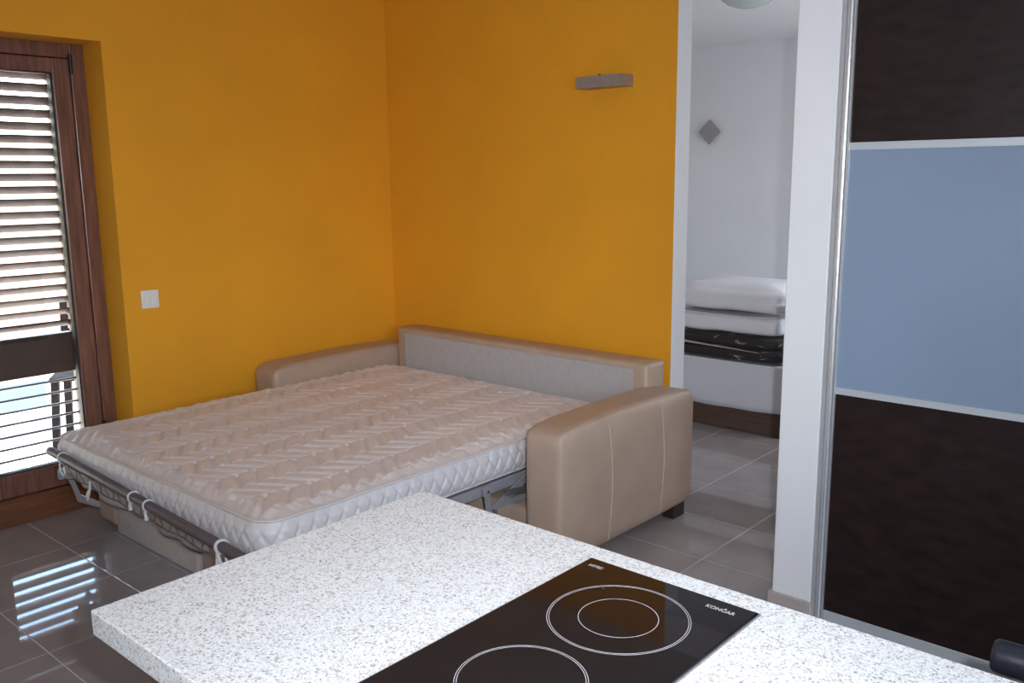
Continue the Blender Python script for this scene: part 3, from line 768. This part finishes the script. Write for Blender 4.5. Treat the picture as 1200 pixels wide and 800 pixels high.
bdy = obj('body', soft(-2.985, -2.175, 4.87, 5.46, 0.732, 0.880, rnd=.9, puff=.42, amp=.012, nsc=5, seed=23), 'duvet_cotton', d2, smooth=80)
bm = bmesh.new(); pts = [(-2.97+.74*k/24, 4.868+.012*(abs(k-12)/12)**4, 0.727-0.012*math.sin(k/24*math.pi)) for k in range(25)]; tube(bm, pts, .003, 6); obj('seam', bm, 'duvet_cotton', bdy)
obj('end_fold', soft(-2.285, -2.165, 4.86, 5.1, 0.745, 0.81, n=10, rnd=.9, amp=.008, nsc=8, seed=4), 'duvet_cotton', bdy, smooth=80)

# ------------------------------------------------------------------ kitchen counter and hob
CX0, CX1, CY0, CY1, CZ = -1.300, 1.25, 0.512, 1.190, 0.92
kc = thing('kitchen_cabinet', 'grey-brown kitchen island base under the speckled worktop', 'cabinet', (0, 0, 0))
obj('body', box(CX0+.055, CX1-.02, CY0+.075, CY1-.05, 0.10, CZ-.041), 'cabinet_front', kc)
obj('plinth', box(CX0+.10, CX1-.05, CY0+.12, CY1-.09, 0.0, 0.10), 'black_plastic', kc)
for k in range(4):
    xa = CX0+.058+k*.617
    dd = obj('cabinet_door', box(xa, xa+.611, CY0+.055, CY0+.0745, 0.105, CZ-.046, bev=.002, seg=1), 'cabinet_front', kc)
    bm = bmesh.new(); tube(bm, [(xa+.10, CY0+.055, .80), (xa+.10, CY0+.03, .80), (xa+.50, CY0+.03, .80), (xa+.50, CY0+.055, .80)], .006, 8); obj('handle', bm, 'aluminium', dd, smooth=40)
tag(obj('worktop', box(CX0, CX1, CY0, CY1, CZ-.040, CZ, bev=.0025, seg=2), 'speckled_quartz'), 'white speckled stone worktop of the kitchen island', 'worktop')

HX0, HX1, HY0, HY1 = -0.833, -0.533, 0.622, 1.137
hob = thing('ceramic_hob', 'black glass ceramic hob with white rings set in the worktop', 'hob', (0, 0, CZ))
obj('glass', box(HX0, HX1, HY0, HY1, 0.0002, 0.0055, bev=.0018, seg=2), 'hob_glass', hob)
bm = bmesh.new()
e_ = .0022
for q in ((HX0-e_, HX1+e_, HY0-e_, HY0-.0002), (HX0-e_, HX1+e_, HY1+.0002, HY1+e_), (HX0-e_, HX0-.0002, HY0, HY1), (HX1+.0002, HX1+e_, HY0, HY1)): bx(bm, *q, 0.0002, 0.0035)
obj('rim', bm, 'hob_edge', hob)
RX, RY1, RY2 = -0.680, 0.994, 0.780
zr0, zr1 = 0.0054, 0.00562
for c, rr in (((RX, RY1), ((.0995, .1005), (.1025, .1035), (.0570, .0581))), ((RX, RY2), ((.0815, .0825), (.0845, .0855)))):
    for a, b in rr: obj('ring_mark', annulus(bmesh.new(), c, a, b, zr0, zr1), 'hob_print', hob)
def text(name, body, loc, size, width):
    cu = bpy.data.curves.new(name, 'FONT'); cu.body = body; cu.size = size; cu.extrude = 0.0001; cu.offset = 0.0002
    to = bpy.data.objects.new(name, cu); COL.objects.link(to)
    bpy.context.view_layer.update()
    me = bpy.data.meshes.new_from_object(to.evaluated_get(bpy.context.evaluated_depsgraph_get()))
    bpy.data.objects.remove(to)
    x0 = min(v.co.x for v in me.vertices); x1 = max(v.co.x for v in me.vertices); k = width/(x1-x0)
    for v in me.vertices: v.co = Vector(((v.co.x-x0)*k, v.co.y, v.co.z))
    me.materials.clear(); me.materials.append(MATS['hob_print'])
    o = bpy.data.objects.new(name, me); COL.objects.link(o); o.parent = hob; o.location = loc
    return o
text('brand_lettering', 'KONČAR', (-0.602, 1.105, 0.00565), 0.0125, 0.046)
text('small_lettering', 'HITEC', (-0.818, 1.108, 0.00565), 0.0105, 0.026)
for sx, sy in ((-0.605, 1.06), (-0.75, 1.055)): obj('sensor_dot', annulus(bmesh.new(), (sx, sy), .0001, .0009, zr0, zr1, 10), 'hob_print', hob)

# ------------------------------------------------------------------ dark chair whose top rail peeks over the worktop
ch = thing('bar_chair', 'dark padded top rail of a chair peeking past the worktop edge', 'chair', (0, 0, 0))
bm = bmesh.new(); xs = [-.257, -.2555, -.253, -.248]+[-.23+.05*k for k in range(9)]+[.187, .195, .199, .200]
rs = [.0195, .0215, .0230, .0235]+[.0235]*9+[.0235, .0230, .0215, .0195]
tube(bm, [(x, 1.285, .898) for x in xs], rs, 18); obj('top_rail', bm, 'black_leather', ch, smooth=50)
for x in (-.13, .07):
    bm = bmesh.new(); tube(bm, [(x, 1.285, .895), (x, 1.295, .66), (x, 1.33, .48), (x, 1.36, 0.0)], .011, 10); obj('rear_leg', bm, 'chair_black', ch, smooth=50)
    bm = bmesh.new(); tube(bm, [(x, 1.71, .47), (x, 1.73, 0.0)], .011, 10); obj('front_leg', bm, 'chair_black', ch, smooth=50)
obj('seat', soft(-.25, .19, 1.33, 1.76, .46, .52, n=12, rnd=.6, amp=.002, seed=3), 'black_leather', ch, smooth=70)
obj('back_pad', box(-.14, .08, 1.275, 1.297, .62, .80, bev=.008), 'black_leather', ch)
